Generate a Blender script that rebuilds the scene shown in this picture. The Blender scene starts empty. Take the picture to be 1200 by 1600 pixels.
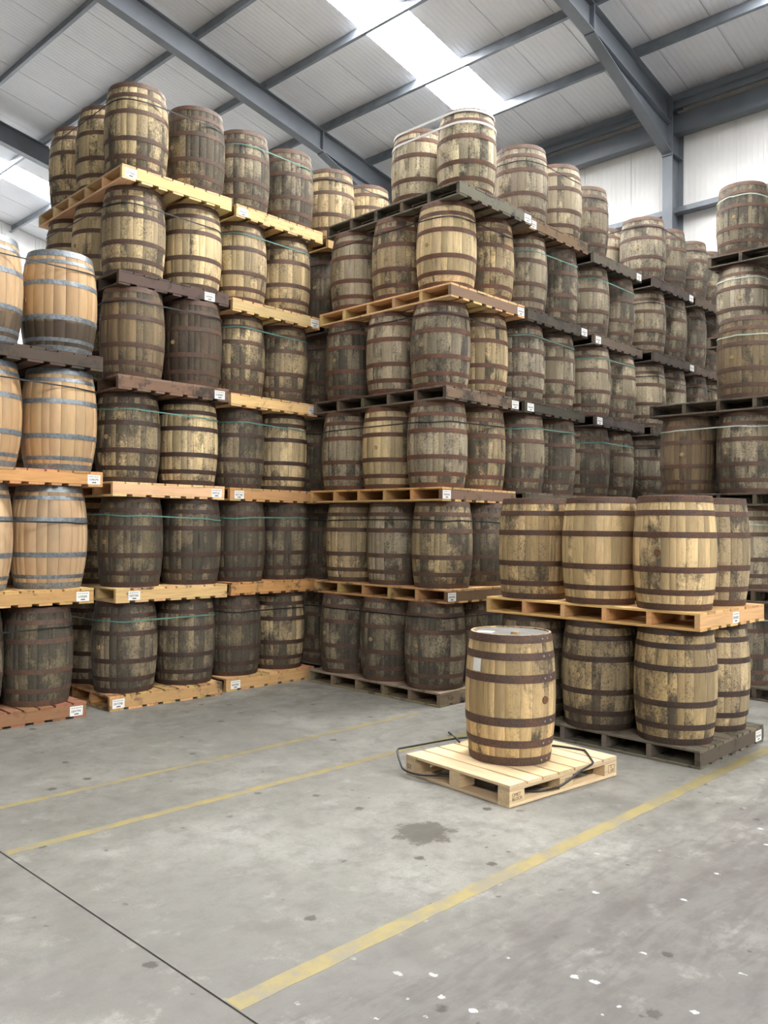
import bpy, math, random
from mathutils import Vector
random.seed(7)
C = bpy.context.scene.collection
PI = math.pi

# ------------------------------------------------------------------ camera, world, exposure
SC = bpy.context.scene
cam_d = bpy.data.cameras.new('camera')
cam = bpy.data.objects.new('camera', cam_d)
C.objects.link(cam)
F_PX, PITCH, ROLL, YAW, CAM_Z = 1341.5, math.radians(0.998), math.radians(0.639), math.radians(44.208), 1.791
cam_d.sensor_fit = 'VERTICAL'
cam_d.sensor_height = 24.0
cam_d.lens = 24.0 * F_PX / 1600.0
cam_d.clip_end = 200
fw = Vector((math.cos(YAW) * math.cos(PITCH), math.sin(YAW) * math.cos(PITCH), math.sin(PITCH)))
r0 = Vector((math.sin(YAW), -math.cos(YAW), 0))
u0 = r0.cross(fw)
rt = r0 * math.cos(ROLL) + u0 * math.sin(ROLL)
up = rt.cross(fw)
from mathutils import Matrix
cam.matrix_world = Matrix(((rt.x, up.x, -fw.x, 0), (rt.y, up.y, -fw.y, 0), (rt.z, up.z, -fw.z, CAM_Z), (0, 0, 0, 1)))
SC.camera = cam
SC.view_settings.view_transform = 'Standard'
SC.view_settings.look = 'None'
SC.view_settings.gamma = 1.0
SC.view_settings.use_curve_mapping = False
SC.view_settings.exposure = 0.0
SKYLIGHT = 74.0                      # glow of the daylight coming through the rooflights
world = bpy.data.worlds.new('world')
SC.world = world
world.use_nodes = True
world.node_tree.nodes['Background'].inputs[0].default_value = (0.75, 0.85, 1.0, 1)
world.node_tree.nodes['Background'].inputs[1].default_value = 1.0


# ------------------------------------------------------------------ node helpers
def lin(r, g, b):
    f = lambda c: (c / 255.0 / 12.92) if c / 255.0 <= 0.04045 else ((c / 255.0 + 0.055) / 1.055) ** 2.4
    return (f(r), f(g), f(b), 1.0)


class NT:
    def __init__(self, name, rough=0.7, metallic=0.0):
        self.m = bpy.data.materials.new(name)
        self.m.use_nodes = True
        self.t = self.m.node_tree
        self.t.nodes.clear()
        self.out = self.n('ShaderNodeOutputMaterial')
        self.b = self.n('ShaderNodeBsdfPrincipled')
        self.b.inputs['Roughness'].default_value = rough
        self.b.inputs['Metallic'].default_value = metallic
        self.t.links.new(self.b.outputs[0], self.out.inputs[0])

    def n(self, t):
        return self.t.nodes.new(t)

    def set(self, sock, v):
        if isinstance(v, bpy.types.NodeSocket):
            self.t.links.new(v, sock)
        else:
            sock.default_value = v

    def math(self, op, a, b=0.0, c=0.0, clamp=False):
        n = self.n('ShaderNodeMath')
        n.operation = op
        n.use_clamp = clamp
        self.set(n.inputs[0], a)
        self.set(n.inputs[1], b)
        self.set(n.inputs[2], c)
        return n.outputs[0]

    def vmath(self, op, a, b=(0, 0, 0)):
        n = self.n('ShaderNodeVectorMath')
        n.operation = op
        self.set(n.inputs[0], a)
        if op == 'SCALE':
            self.set(n.inputs[3], b)
        else:
            self.set(n.inputs[1], b)
        return n.outputs[0]

    def noise(self, vec, scale, detail=3.0, rough=0.55, dist=0.0):
        n = self.n('ShaderNodeTexNoise')
        self.set(n.inputs['Vector'], vec)
        n.inputs['Scale'].default_value = scale
        n.inputs['Detail'].default_value = detail
        n.inputs['Roughness'].default_value = rough
        n.inputs['Distortion'].default_value = dist
        return n.outputs['Fac']

    def ramp(self, v, a, b, lo=0.0, hi=1.0):
        n = self.n('ShaderNodeMapRange')
        n.interpolation_type = 'SMOOTHSTEP'
        self.set(n.inputs[0], v)
        self.set(n.inputs[1], a)
        self.set(n.inputs[2], b)
        self.set(n.inputs[3], lo)
        self.set(n.inputs[4], hi)
        return n.outputs[0]

    def mix(self, f, a, b, mode='MIX'):
        n = self.n('ShaderNodeMix')
        n.data_type = 'RGBA'
        n.blend_type = mode
        self.set(n.inputs[0], f)
        self.set(n.inputs[6], a)
        self.set(n.inputs[7], b)
        return n.outputs[2]

    def pos(self):
        return self.n('ShaderNodeNewGeometry').outputs['Position']

    def objco(self):
        return self.n('ShaderNodeTexCoord').outputs['Object']

    def bump(self, h, strength=0.3, dist=0.01):
        n = self.n('ShaderNodeBump')
        n.inputs['Strength'].default_value = strength
        n.inputs['Distance'].default_value = dist
        self.set(n.inputs['Height'], h)
        self.t.links.new(n.outputs[0], self.b.inputs['Normal'])

    def col(self, v):
        self.set(self.b.inputs['Base Color'], v)

    def rough(self, v):
        self.set(self.b.inputs['Roughness'], v)


def barrel_wood():
    """object colour rgb = tint of the timber, alpha = how much black mould covers it"""
    t = NT('barrel_oak', 0.78)
    oi = t.n('ShaderNodeObjectInfo')
    at = t.n('ShaderNodeAttribute')
    at.attribute_name = 'stave'
    r = t.math('FRACT', t.math('ADD', oi.outputs['Random'], at.outputs['Fac']))
    r2 = t.math('FRACT', t.math('MULTIPLY', r, 17.31))
    r3 = t.math('FRACT', t.math('MULTIPLY', r, 53.77))
    p = t.pos()
    uv = t.n('ShaderNodeUVMap')
    sx = t.n('ShaderNodeSeparateXYZ')
    t.t.links.new(uv.outputs[0], sx.inputs[0])
    u, v = sx.outputs[0], sx.outputs[1]
    # each length of stave between two hoops has weathered differently
    band = t.math('GREATER_THAN', v, .155)
    for q in (.352, .648, .845):
        band = t.math('ADD', band, t.math('GREATER_THAN', v, q))
    wv = t.n('ShaderNodeCombineXYZ')
    t.set(wv.inputs[0], t.math('MULTIPLY', r, 731.0))
    t.set(wv.inputs[1], t.math('MULTIPLY', band, 3.7))
    wn = t.n('ShaderNodeTexWhiteNoise')
    wn.noise_dimensions = '3D'
    t.set(wn.inputs['Vector'], wv.outputs[0])
    rb = wn.outputs['Value']
    off = t.n('ShaderNodeCombineXYZ')
    t.set(off.inputs[0], t.math('MULTIPLY', r, 9.0))
    t.set(off.inputs[1], t.math('MULTIPLY', r2, 7.0))
    t.set(off.inputs[2], t.math('MULTIPLY', r3, 5.0))
    ps = t.vmath('MULTIPLY', p, (1, 1, 0.55))
    po = t.vmath('ADD', ps, off.outputs[0])
    n_a = t.noise(ps, 4.2, 5.0, 0.62, .3)                    # mould that runs on from stave to stave
    n_b = t.noise(po, 10.0, 5.0, 0.66)                       # mould that stops at a stave's edge
    n_c = t.noise(ps, 2.2, 2.0, 0.5)
    fine = t.noise(t.vmath('MULTIPLY', po, (1, 1, 0.16)), 70.0, 3.0, 0.6)
    speck = t.noise(p, 55.0, 4.0, 0.7)
    streak = t.noise(t.vmath('MULTIPLY', po, (1, 1, 0.10)), 26.0, 2.0, .5)
    # damp timber beside each hoop
    hoopd = t.n('ShaderNodeValToRGB')
    cr = hoopd.color_ramp
    stops = [(0.0, .9), (.085, .7), (.12, .45), (.165, .55), (.2, .6), (.24, .3), (.29, .4), (.33, .55), (.385, .35), (.44, .1), (.56, .1), (.61, .3), (.64, .45), (.695, .5), (.75, .3),
             (.79, .45), (.83, .55), (.87, .35), (.92, .6), (1.0, .8)]
    while len(cr.elements) < len(stops):
        cr.elements.new(0.5)
    for e, (q, val) in zip(cr.elements, stops):
        e.position = q
        e.color = (val, val, val, 1)
    t.set(hoopd.inputs[0], v)
    s = t.math('MULTIPLY', n_a, 0.78)
    s = t.math('MULTIPLY_ADD', n_b, 0.34, s)
    s = t.math('MULTIPLY_ADD', rb, 0.20, s)
    s = t.math('MULTIPLY_ADD', hoopd.outputs[0], 0.10, s)
    s = t.math('MULTIPLY_ADD', speck, 0.20, s)
    thr = t.math('MULTIPLY_ADD', oi.outputs['Alpha'], -0.38, 1.09)
    mask = t.ramp(s, t.math('SUBTRACT', thr, 0.08), t.math('ADD', thr, 0.13))
    def grey(x):
        gc = t.n('ShaderNodeCombineColor')
        for i in range(3):
            t.set(gc.inputs[i], x)
        return gc.outputs[0]
    tint = t.mix(1.0, oi.outputs['Color'], t.mix(r2, (0.86, 0.85, 0.84, 1), (1.10, 1.08, 1.05, 1)), 'MULTIPLY')
    tint = t.mix(1.0, tint, grey(t.ramp(rb, 0.0, 1.0, .66, 1.24)), 'MULTIPLY')
    dull = t.mix(.72, tint, lin(122, 112, 92))
    tint = t.mix(t.math('MULTIPLY', t.ramp(t.math('MULTIPLY_ADD', n_b, .5, n_c), .62, .92), t.math('MULTIPLY_ADD', oi.outputs['Alpha'], .75, .1), clamp=True), tint, dull)
    tint = t.mix(1.0, tint, grey(t.ramp(fine, 0.3, 0.7, 0.86, 1.08)), 'MULTIPLY')
    black = t.mix(fine, (0.026, 0.023, 0.018, 1), (0.075, 0.066, 0.050, 1))
    c = t.mix(t.math('MULTIPLY', mask, 0.9), tint, black)
    spat = t.math('MULTIPLY', t.math('MULTIPLY', t.ramp(speck, .52, .62), t.ramp(oi.outputs['Alpha'], .3, .8, .25, 1.0)), t.ramp(s, t.math('SUBTRACT', thr, 0.24), t.math('SUBTRACT', thr, 0.03)))
    c = t.mix(t.math('MULTIPLY', spat, .6), c, (0.04, 0.034, 0.026, 1))
    # leaks that ran down single staves
    c = t.mix(t.math('MULTIPLY', t.ramp(streak, .66, .73), t.math('MULTIPLY_ADD', oi.outputs['Alpha'], .7, .1), clamp=True), c, (0.022, 0.018, 0.014, 1))
    # grime lodged in the joint between two staves
    e1 = t.ramp(t.math('ABSOLUTE', t.math('SUBTRACT', u, 0.5)), 0.462, 0.5, 0.0, 0.5)
    c = t.mix(t.math('MULTIPLY', e1, t.ramp(n_b, .35, .6)), c, (0.035, 0.028, 0.02, 1))
    t.col(c)
    t.bump(t.math('ADD', fine, t.math('MULTIPLY', speck, 0.6)), 0.3, 0.003)
    return t.m


def rusty_hoop():
    t = NT('rusty_hoop_iron', 0.6, 0.1)
    oi = t.n('ShaderNodeObjectInfo')
    p = t.pos()
    a = t.noise(p, 9.0, 4.0)
    b = t.noise(p, 90.0, 3.0)
    c = t.mix(t.ramp(a, .35, .65), lin(88, 71, 62), lin(108, 80, 64))
    c = t.mix(t.ramp(b, .45, .75), c, lin(70, 58, 52))
    c = t.mix(1.0, c, oi.outputs['Color'], 'MULTIPLY')
    t.col(c)
    t.rough(t.ramp(b, .3, .7, .5, .8))
    t.bump(b, 0.25, 0.002)
    return t.m


def galvanised():
    t = NT('galvanised_hoop', 0.45, 0.55)
    p = t.pos()
    b = t.noise(p, 40.0, 3.0)
    a = t.noise(p, 6.0, 3.0)
    c = t.mix(t.ramp(b, .35, .7), lin(150, 158, 164), lin(118, 126, 134))
    c = t.mix(t.ramp(a, .5, .72, 0, .5), c, lin(92, 92, 92))
    t.col(c)
    return t.m


def wine_wood():
    """object colour alpha = how far the dark spill reaches up the cask"""
    t = NT('pale_cask_oak', 0.62)
    oi = t.n('ShaderNodeObjectInfo')
    p = t.pos()
    r = oi.outputs['Random']
    r2 = t.math('FRACT', t.math('MULTIPLY', r, 17.31))
    uv = t.n('ShaderNodeUVMap')
    sx = t.n('ShaderNodeSeparateXYZ')
    t.t.links.new(uv.outputs[0], sx.inputs[0])
    u, v = sx.outputs[0], sx.outputs[1]
    off = t.n('ShaderNodeCombineXYZ')
    t.set(off.inputs[0], t.math('MULTIPLY', r, 9.0))
    t.set(off.inputs[1], t.math('MULTIPLY', r2, 7.0))
    po = t.vmath('ADD', t.vmath('MULTIPLY', p, (1, 1, 0.2)), off.outputs[0])
    g = t.noise(po, 26.0, 3.0)
    big = t.noise(t.vmath('MULTIPLY', p, (1, 1, .5)), 4.0, 3.0)
    c = t.mix(1.0, oi.outputs['Color'], t.mix(r2, (0.78, 0.74, 0.70, 1), (1.12, 1.10, 1.08, 1)), 'MULTIPLY')
    c = t.mix(t.ramp(g, .35, .7, 0, .35), c, t.mix(.5, c, lin(150, 105, 62)))
    c = t.mix(t.ramp(big, .45, .7, 0, .4), c, lin(150, 132, 108))
    lim = t.math('MULTIPLY_ADD', t.noise(po, 5.0, 3.0), 0.12, t.math('SUBTRACT', oi.outputs['Alpha'], 0.06))
    spill = t.ramp(t.math('SUBTRACT', lim, v), -0.02, 0.04, 0, .88)
    c = t.mix(t.math('MULTIPLY', spill, t.ramp(big, .3, .5, .8, 1)), c, (0.022, 0.019, 0.016, 1))
    e1 = t.ramp(t.math('ABSOLUTE', t.math('SUBTRACT', u, 0.5)), 0.46, 0.5, 0.0, 0.5)
    c = t.mix(e1, c, (0.10, 0.07, 0.04, 1))
    t.col(c)
    t.bump(g, 0.2, 0.003)
    return t.m


def pallet_wood():
    t = NT('pallet_timber', 0.82)
    oi = t.n('ShaderNodeObjectInfo')
    p = t.pos()
    co = t.objco()
    r = oi.outputs['Random']
    off = t.n('ShaderNodeCombineXYZ')
    t.set(off.inputs[0], t.math('MULTIPLY', r, 9.0))
    t.set(off.inputs[1], t.math('MULTIPLY', r, 27.0))
    g = t.noise(t.vmath('ADD', t.vmath('MULTIPLY', co, (0.07, 1, 1)), off.outputs[0]), 45.0, 4.0, .6, .3)
    a = t.noise(p, 5.0, 4.0, .6)
    s = t.noise(p, 30.0, 3.0)
    c = t.mix(1.0, oi.outputs['Color'], t.mix(t.math('FRACT', t.math('MULTIPLY', r, 7.7)), (0.8, 0.78, 0.76, 1), (1.12, 1.1, 1.06, 1)), 'MULTIPLY')
    c = t.mix(t.ramp(g, .4, .7, 0, .4), c, t.mix(0.55, c, (0.12, 0.07, 0.035, 1)))
    thr = t.math('MULTIPLY_ADD', oi.outputs['Alpha'], -0.4, 0.95)
    k = t.math('MULTIPLY_ADD', s, 0.3, a)
    c = t.mix(t.ramp(k, t.math('SUBTRACT', thr, .08), t.math('ADD', thr, .1), 0, .85), c, (0.035, 0.03, 0.025, 1))
    t.col(c)
    t.bump(g, .3, .003)
    return t.m


def concrete():
    t = NT('concrete_floor', 0.55)
    p = t.pos()
    a = t.noise(p, 0.55, 5.0, .6)
    b = t.noise(p, 2.3, 5.0, .65, .4)
    f = t.noise(p, 38.0, 4.0, .6)
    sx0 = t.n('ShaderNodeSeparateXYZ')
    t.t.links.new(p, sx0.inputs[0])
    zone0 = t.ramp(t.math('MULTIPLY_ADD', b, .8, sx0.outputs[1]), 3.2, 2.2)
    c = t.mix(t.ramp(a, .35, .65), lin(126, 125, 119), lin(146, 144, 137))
    c = t.mix(t.math('MULTIPLY', zone0, .75), c, lin(84, 82, 79))  # dirt of the driving lane, deepened to paint in dimmer foreground light
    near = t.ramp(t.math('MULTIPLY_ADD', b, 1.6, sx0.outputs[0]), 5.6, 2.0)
    c = t.mix(t.math('MULTIPLY', near, .6), c, lin(90, 89, 85))  # light fall-off toward the camera, painted as darker concrete
    c = t.mix(t.ramp(b, .48, .7, 0, .75), c, lin(108, 105, 100))
    c = t.mix(t.ramp(t.noise(p, 1.1, 3.0, .5), .52, .7, 0, .5), c, lin(154, 153, 148))
    c = t.mix(t.ramp(f, .35, .65, 0, .3), c, lin(108, 106, 101))
    m2 = t.noise(p, 7.0, 7.0, .72, .2)
    c = t.mix(t.ramp(m2, .46, .66, 0, .55), c, lin(98, 96, 91))
    c = t.mix(t.ramp(t.noise(t.vmath('ADD', p, (7, 3, 0)), 4.0, 7.0, .72), .54, .7, 0, .45), c, lin(164, 163, 157))
    c = t.mix(t.ramp(t.noise(p, 120.0, 3.0, .6), .42, .7, 0, .35), c, lin(96, 94, 90))
    # drag marks left by pallets, lying along the aisle
    dm = t.noise(t.vmath('MULTIPLY', p, (0.8, 3.2, 1)), 3.2, 6.0, .68, .5)
    dm = t.math('MULTIPLY_ADD', t.noise(p, 14.0, 3.0), .25, t.math('MULTIPLY', dm, .85))
    sx = t.n('ShaderNodeSeparateXYZ')
    t.t.links.new(p, sx.inputs[0])
    zone = t.ramp(sx.outputs[1], 2.9, 1.9)
    c = t.mix(t.math('MULTIPLY', t.ramp(dm, .46, .66), t.math('MULTIPLY_ADD', zone, .62, .08)), c, lin(84, 79, 77))
    # dark oil drops and pale chips
    vo = t.n('ShaderNodeTexVoronoi')
    vo.inputs['Scale'].default_value = 3.6
    t.set(vo.inputs['Vector'], t.vmath('ADD', p, t.vmath('SCALE', t.n('ShaderNodeTexNoise').outputs['Color'], .05)))
    sp0 = t.n('ShaderNodeSeparateColor')
    t.t.links.new(vo.outputs['Color'], sp0.inputs[0])
    sepn = sp0.outputs[2]
    dr = t.ramp(t.math('MULTIPLY_ADD', f, .2, t.math('MULTIPLY_ADD', sepn, .10, vo.outputs['Distance'])), .245, .19)
    sep = t.n('ShaderNodeSeparateColor')
    t.t.links.new(vo.outputs['Color'], sep.inputs[0])
    dr = t.math('MULTIPLY', dr, t.ramp(sep.outputs[0], .3, .5))
    c = t.mix(t.math('MULTIPLY', dr, .85), c, lin(54, 52, 47))
    v2 = t.n('ShaderNodeTexVoronoi')
    v2.inputs['Scale'].default_value = 12.0
    t.set(v2.inputs['Vector'], t.vmath('MULTIPLY', p, (1, .7, 1)))
    sep2 = t.n('ShaderNodeSeparateColor')
    t.t.links.new(v2.outputs['Color'], sep2.inputs[0])
    ch = t.math('MULTIPLY', t.ramp(t.math('MULTIPLY_ADD', f, .45, t.math('MULTIPLY_ADD', sep2.outputs[2], .16, v2.outputs['Distance'])), .41, .36), t.ramp(sep2.outputs[1], .52, .56))
    ch = t.math('MULTIPLY', ch, t.math('MULTIPLY_ADD', zone, .85, .03))
    c = t.mix(t.math('MULTIPLY', ch, .8), c, lin(206, 212, 210))
    v3 = t.n('ShaderNodeTexVoronoi')
    v3.inputs['Scale'].default_value = 6.5
    t.set(v3.inputs['Vector'], t.vmath('ADD', p, (3.3, 1.7, 0)))
    s3 = t.n('ShaderNodeSeparateColor')
    t.t.links.new(v3.outputs['Color'], s3.inputs[0])
    d3 = t.math('MULTIPLY', t.ramp(t.math('MULTIPLY_ADD', f, .3, v3.outputs['Distance']), .25, .2), t.ramp(s3.outputs[0], .6, .7))
    c = t.mix(t.math('MULTIPLY', d3, .8), c, lin(58, 56, 51))
    # one spilt stain near the single barrel
    d = t.vmath('MULTIPLY', t.vmath('SUBTRACT', p, (3.82, 3.36, 0)), (5.6, 5.0, 1))
    ln = t.n('ShaderNodeVectorMath')
    ln.operation = 'LENGTH'
    t.t.links.new(d, ln.inputs[0])
    st = t.ramp(t.math('MULTIPLY_ADD', m2, 2.4, ln.outputs['Value']), 2.2, 1.95)
    c = t.mix(t.math('MULTIPLY', st, .85), c, lin(70, 66, 58))
    t.col(c)
    t.rough(t.ramp(b, .3, .7, .42, .68))
    t.bump(t.math('ADD', f, t.math('MULTIPLY', b, 2.0)), .12, .004)
    return t.m


def yellow_paint():
    t = NT('worn_yellow_paint', .6)
    p = t.pos()
    w = t.noise(p, 7.0, 5.0, .65)
    f = t.noise(p, 45.0, 3.0)
    c = t.mix(t.ramp(w, .3, .7), lin(146, 133, 88), lin(134, 122, 82))
    c = t.mix(t.ramp(t.math('MULTIPLY_ADD', f, .35, w), .62, .8, 0, .75), c, lin(124, 120, 108))
    t.col(c)
    return t.m


def steel():
    t = NT('painted_blue_grey_steel', .45, .1)
    p = t.pos()
    a = t.noise(p, 1.3, 4.0)
    c = t.mix(t.ramp(a, .3, .7), lin(101, 107, 115), lin(114, 120, 128))
    s = t.noise(p, 9.0, 5.0, .7)
    c = t.mix(t.ramp(s, .66, .74, 0, .8), c, lin(112, 78, 60))
    t.col(c)
    return t.m


def galv_steel():
    t = NT('galvanised_purlin_steel', .42, .35)
    p = t.pos()
    a = t.noise(p, 3.0, 4.0)
    t.col(t.mix(t.ramp(a, .3, .7), lin(108, 114, 122), lin(126, 132, 140)))
    return t.m


def liner(name, axis, col_a, col_b):
    """white liner sheet with fine ribs pressed along one direction"""
    t = NT(name, .5)
    p = t.pos()
    sx = t.n('ShaderNodeSeparateXYZ')
    t.t.links.new(p, sx.inputs[0])
    w = t.math('SINE', t.math('MULTIPLY', sx.outputs[axis], 2 * PI / 0.1))
    oi = t.n('ShaderNodeObjectInfo')
    a = t.noise(p, .8, 4.0)
    c = t.mix(t.ramp(a, .3, .7), col_a, col_b)
    c = t.mix(t.math('MULTIPLY', oi.outputs['Random'], .14), c, lin(196, 198, 202))
    t.col(c)
    t.bump(t.ramp(w, .55, .95), .5, .012)
    return t.m


def plain(name, rgb, rough=.6, metallic=0.0, vary=.12, scale=20.0):
    t = NT(name, rough, metallic)
    n = t.noise(t.pos(), scale, 3.0)
    c = lin(*rgb)
    d = tuple(x * (1 - vary * 2) for x in c[:3]) + (1,)
    t.col(t.mix(t.ramp(n, .3, .7), c, d))
    return t.m


def glow(name, rgb, strength):
    t = NT(name)
    t.b.inputs['Base Color'].default_value = (0.8, 0.8, 0.8, 1)
    e = t.b.inputs['Emission Color']
    n = t.noise(t.pos(), .6, 2.0)
    t.set(e, t.mix(n, rgb, tuple(c * .92 for c in rgb[:3]) + (1,)))
    t.b.inputs['Emission Strength'].default_value = strength
    return t.m


M = dict(oak=barrel_wood(), hoop=rusty_hoop(), galv=galvanised(), wine=wine_wood(), pallet=pallet_wood(), floor=concrete(), yellow=yellow_paint(), steel=steel(),
         purlin=galv_steel(), roof=liner('roof_liner', 1, lin(222, 226, 234), lin(232, 235, 240)), wall=liner('wall_liner', 1, lin(240, 240, 238), lin(248, 248, 246)),
         gable=liner('gable_liner', 0, lin(232, 233, 234), lin(240, 240, 240)), sky=glow('translucent_rooflight', (1.0, .985, .96, 1), SKYLIGHT),
         paper=plain('white_paper', (240, 240, 236), .7, 0, .03), ink=plain('black_ink', (40, 40, 42), .7), grey_ink=plain('grey_ink', (150, 152, 154), .7),
         rivet=plain('bright_rivet', (190, 190, 192), .35, .7), bung=plain('bung_wood', (176, 150, 108), .7, 0, .2, 40.0), bung_dark=plain('stained_bung_wood', (120, 86, 58), .7, 0, .2, 40.0),
         head=plain('weathered_head_timber', (112, 110, 107), .6, 0, .12, 14.0),
         black_strap=plain('black_strapping', (32, 33, 36), .4), teal_strap=plain('teal_strapping', (92, 140, 128), .45), pale_strap=plain('pale_strapping', (196, 212, 200), .45),
         white_strap=plain('white_strapping', (238, 238, 236), .5, 0, .03), pine=pallet_wood(), block=plain('painted_blockwork', (120, 120, 116), .9), gap=plain('joint_filler', (88, 84, 78), .9), rust=plain('rust_patch', (120, 74, 52), .9))


# ------------------------------------------------------------------ mesh helpers
class MB:
    def __init__(self):
        self.v, self.f, self.uv, self.at, self.mi = [], [], [], [], []

    def quad(self, pts, uvs=None, at=0.0, mi=0):
        k = len(self.v)
        self.v += [tuple(p) for p in pts]
        self.f.append(tuple(range(k, k + len(pts))))
        self.uv += uvs or [(0.5, 0.5)] * len(pts)
        self.at += [at] * len(pts)
        self.mi.append(mi)

    def grid(self, rows, uvs=None, at=0.0, mi=0, close=False):
        """rows of points -> quads with shared vertices"""
        k, n = len(self.v), len(rows[0])
        for r in rows:
            self.v += [tuple(p) for p in r]
            self.at += [at] * n
        for i in range(len(rows) - 1):
            for j in range(n if close else n - 1):
                j2 = (j + 1) % n
                self.f.append((k + i * n + j, k + i * n + j2, k + (i + 1) * n + j2, k + (i + 1) * n + j))
                self.mi.append(mi)
                if uvs:
                    self.uv += [uvs[i][j], uvs[i][j2], uvs[i + 1][j2], uvs[i + 1][j]]
                else:
                    self.uv += [(0.5, 0.5)] * 4

    def box(self, x0, x1, y0, y1, z0, z1, mi=0):
        k = len(self.v)
        self.v += [(x0, y0, z0), (x1, y0, z0), (x1, y1, z0), (x0, y1, z0), (x0, y0, z1), (x1, y0, z1), (x1, y1, z1), (x0, y1, z1)]
        self.at += [0.0] * 8
        for q in ((0, 3, 2, 1), (4, 5, 6, 7), (0, 1, 5, 4), (1, 2, 6, 5), (2, 3, 7, 6), (3, 0, 4, 7)):
            self.f.append(tuple(k + i for i in q))
            self.uv += [(0.5, 0.5)] * 4
            self.mi.append(mi)

    def chbox(self, lx, ly, lz, c=.003, mi=0):
        """box from the origin with its long edges eased"""
        pr = [(c, 0), (ly - c, 0), (ly, c), (ly, lz - c), (ly - c, lz), (c, lz), (0, lz - c), (0, c)]
        k = len(self.v)
        for x in (0, lx):
            self.v += [(x, y, z) for y, z in pr]
            self.at += [0.0] * 8
        for j in range(8):
            j2 = (j + 1) % 8
            self.f.append((k + j, k + j2, k + 8 + j2, k + 8 + j)[::-1])
            self.uv += [(0.5, 0.5)] * 4
            self.mi.append(mi)
        self.f.append(tuple(k + j for j in range(8))[::1])
        self.f.append(tuple(k + 8 + j for j in range(8))[::-1])
        self.f[-2] = self.f[-2][::-1]
        self.f[-1] = self.f[-1][::-1]
        self.uv += [(0.5, 0.5)] * 16
        self.mi += [mi, mi]

    def cyl(self, c, axis, r, h, n=10, mi=0, r2=None):
        c, a = Vector(c), Vector(axis).normalized()
        b = a.orthogonal().normalized()
        d = a.cross(b)
        r2 = r if r2 is None else r2
        ring = lambda rr, o: [c + a * o + (b * math.cos(2 * PI * i / n) + d * math.sin(2 * PI * i / n)) * rr for i in range(n)]
        lo, hi = ring(r, 0), ring(r2, h)
        self.grid([lo, hi], mi=mi, close=True)
        self.quad(hi, mi=mi)
        self.quad(lo[::-1], mi=mi)

    def tube(self, pts, r, n=6, mi=0):
        pts = [Vector(p) for p in pts]
        rows = []
        for i, p in enumerate(pts):
            d = (pts[min(i + 1, len(pts) - 1)] - pts[max(i - 1, 0)]).normalized()
            b = d.orthogonal().normalized() if abs(d.z) > .95 else d.cross(Vector((0, 0, 1))).normalized()
            e = d.cross(b)
            rows.append([p + (b * math.cos(2 * PI * k / n) + e * math.sin(2 * PI * k / n)) * r for k in range(n)])
        self.grid(rows, mi=mi, close=True)
        self.quad(rows[0][::-1], mi=mi)
        self.quad(rows[-1], mi=mi)

    def mesh(self, name, mats, smooth=False, attr=False):
        me = bpy.data.meshes.new(name)
        me.from_pydata(self.v, [], self.f)
        uvl = me.uv_layers.new(name='UVMap')
        uvl.data.foreach_set('uv', [c for q in self.uv for c in q])
        if attr:
            a = me.attributes.new('stave', 'FLOAT', 'POINT')
            a.data.foreach_set('value', self.at)
        for m in (mats if isinstance(mats, (list, tuple)) else [mats]):
            me.materials.append(m)
        me.polygons.foreach_set('material_index', self.mi)
        if smooth:
            me.polygons.foreach_set('use_smooth', [True] * len(self.f))
        me.update()
        return me


def link(name, data, parent=None, loc=None, rot=None, color=None):
    o = bpy.data.objects.new(name, data)
    C.objects.link(o)
    if parent is not None:
        o.parent = parent
    if loc is not None:
        o.location = loc
    if rot is not None:
        o.rotation_euler = rot
    if color is not None:
        o.color = color
    return o


def text_mesh(cu, name, parent, loc, rot):
    """lettering as a plain mesh"""
    tmp = bpy.data.objects.new(name, cu)
    C.objects.link(tmp)
    me = bpy.data.meshes.new_from_object(tmp.evaluated_get(bpy.context.evaluated_depsgraph_get()))
    bpy.data.objects.remove(tmp)
    me.name = name
    return link(name, me, parent, loc, rot)


def thing(name, label, cat, loc=(0, 0, 0), rz=0.0, group=None):
    o = link(name, None, None, loc, (0, 0, rz))
    o.empty_display_size = .1
    tag(o, label, cat, group)
    return o


def tag(o, label, cat, group=None):
    o['label'] = label
    o['category'] = cat
    if group:
        o['group'] = group
    return o


def struct(o, label=None):
    o['kind'] = 'structure'
    if label:
        o['label'] = label
    return o


# ------------------------------------------------------------------ building: floor, walls, roof
X_WALL, Y_GABLE, Y_SOUTH, X_WEST = 14.88, 25.4, -18.0, -15.0
TN = 0.2


def roof_z(x):                       # underside of the purlins / top of the rafters
    return 9.45 - TN * (abs(x) - 14.6)


JX = 1.93                            # the slab's joint
mb = MB()
mb.box(JX + .005, X_WALL + .3, Y_SOUTH, Y_GABLE + .3, -.2, 0)
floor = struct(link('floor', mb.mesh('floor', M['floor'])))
mb = MB()
mb.box(X_WEST, JX - .005, Y_SOUTH, Y_GABLE + .3, -.2, 0)
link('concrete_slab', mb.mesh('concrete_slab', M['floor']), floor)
mb = MB()
mb.box(JX - .005, JX + .005, Y_SOUTH, Y_GABLE + .3, -.2, -.006)
link('joint_filler', mb.mesh('joint_filler', M['gap']), floor)


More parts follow.
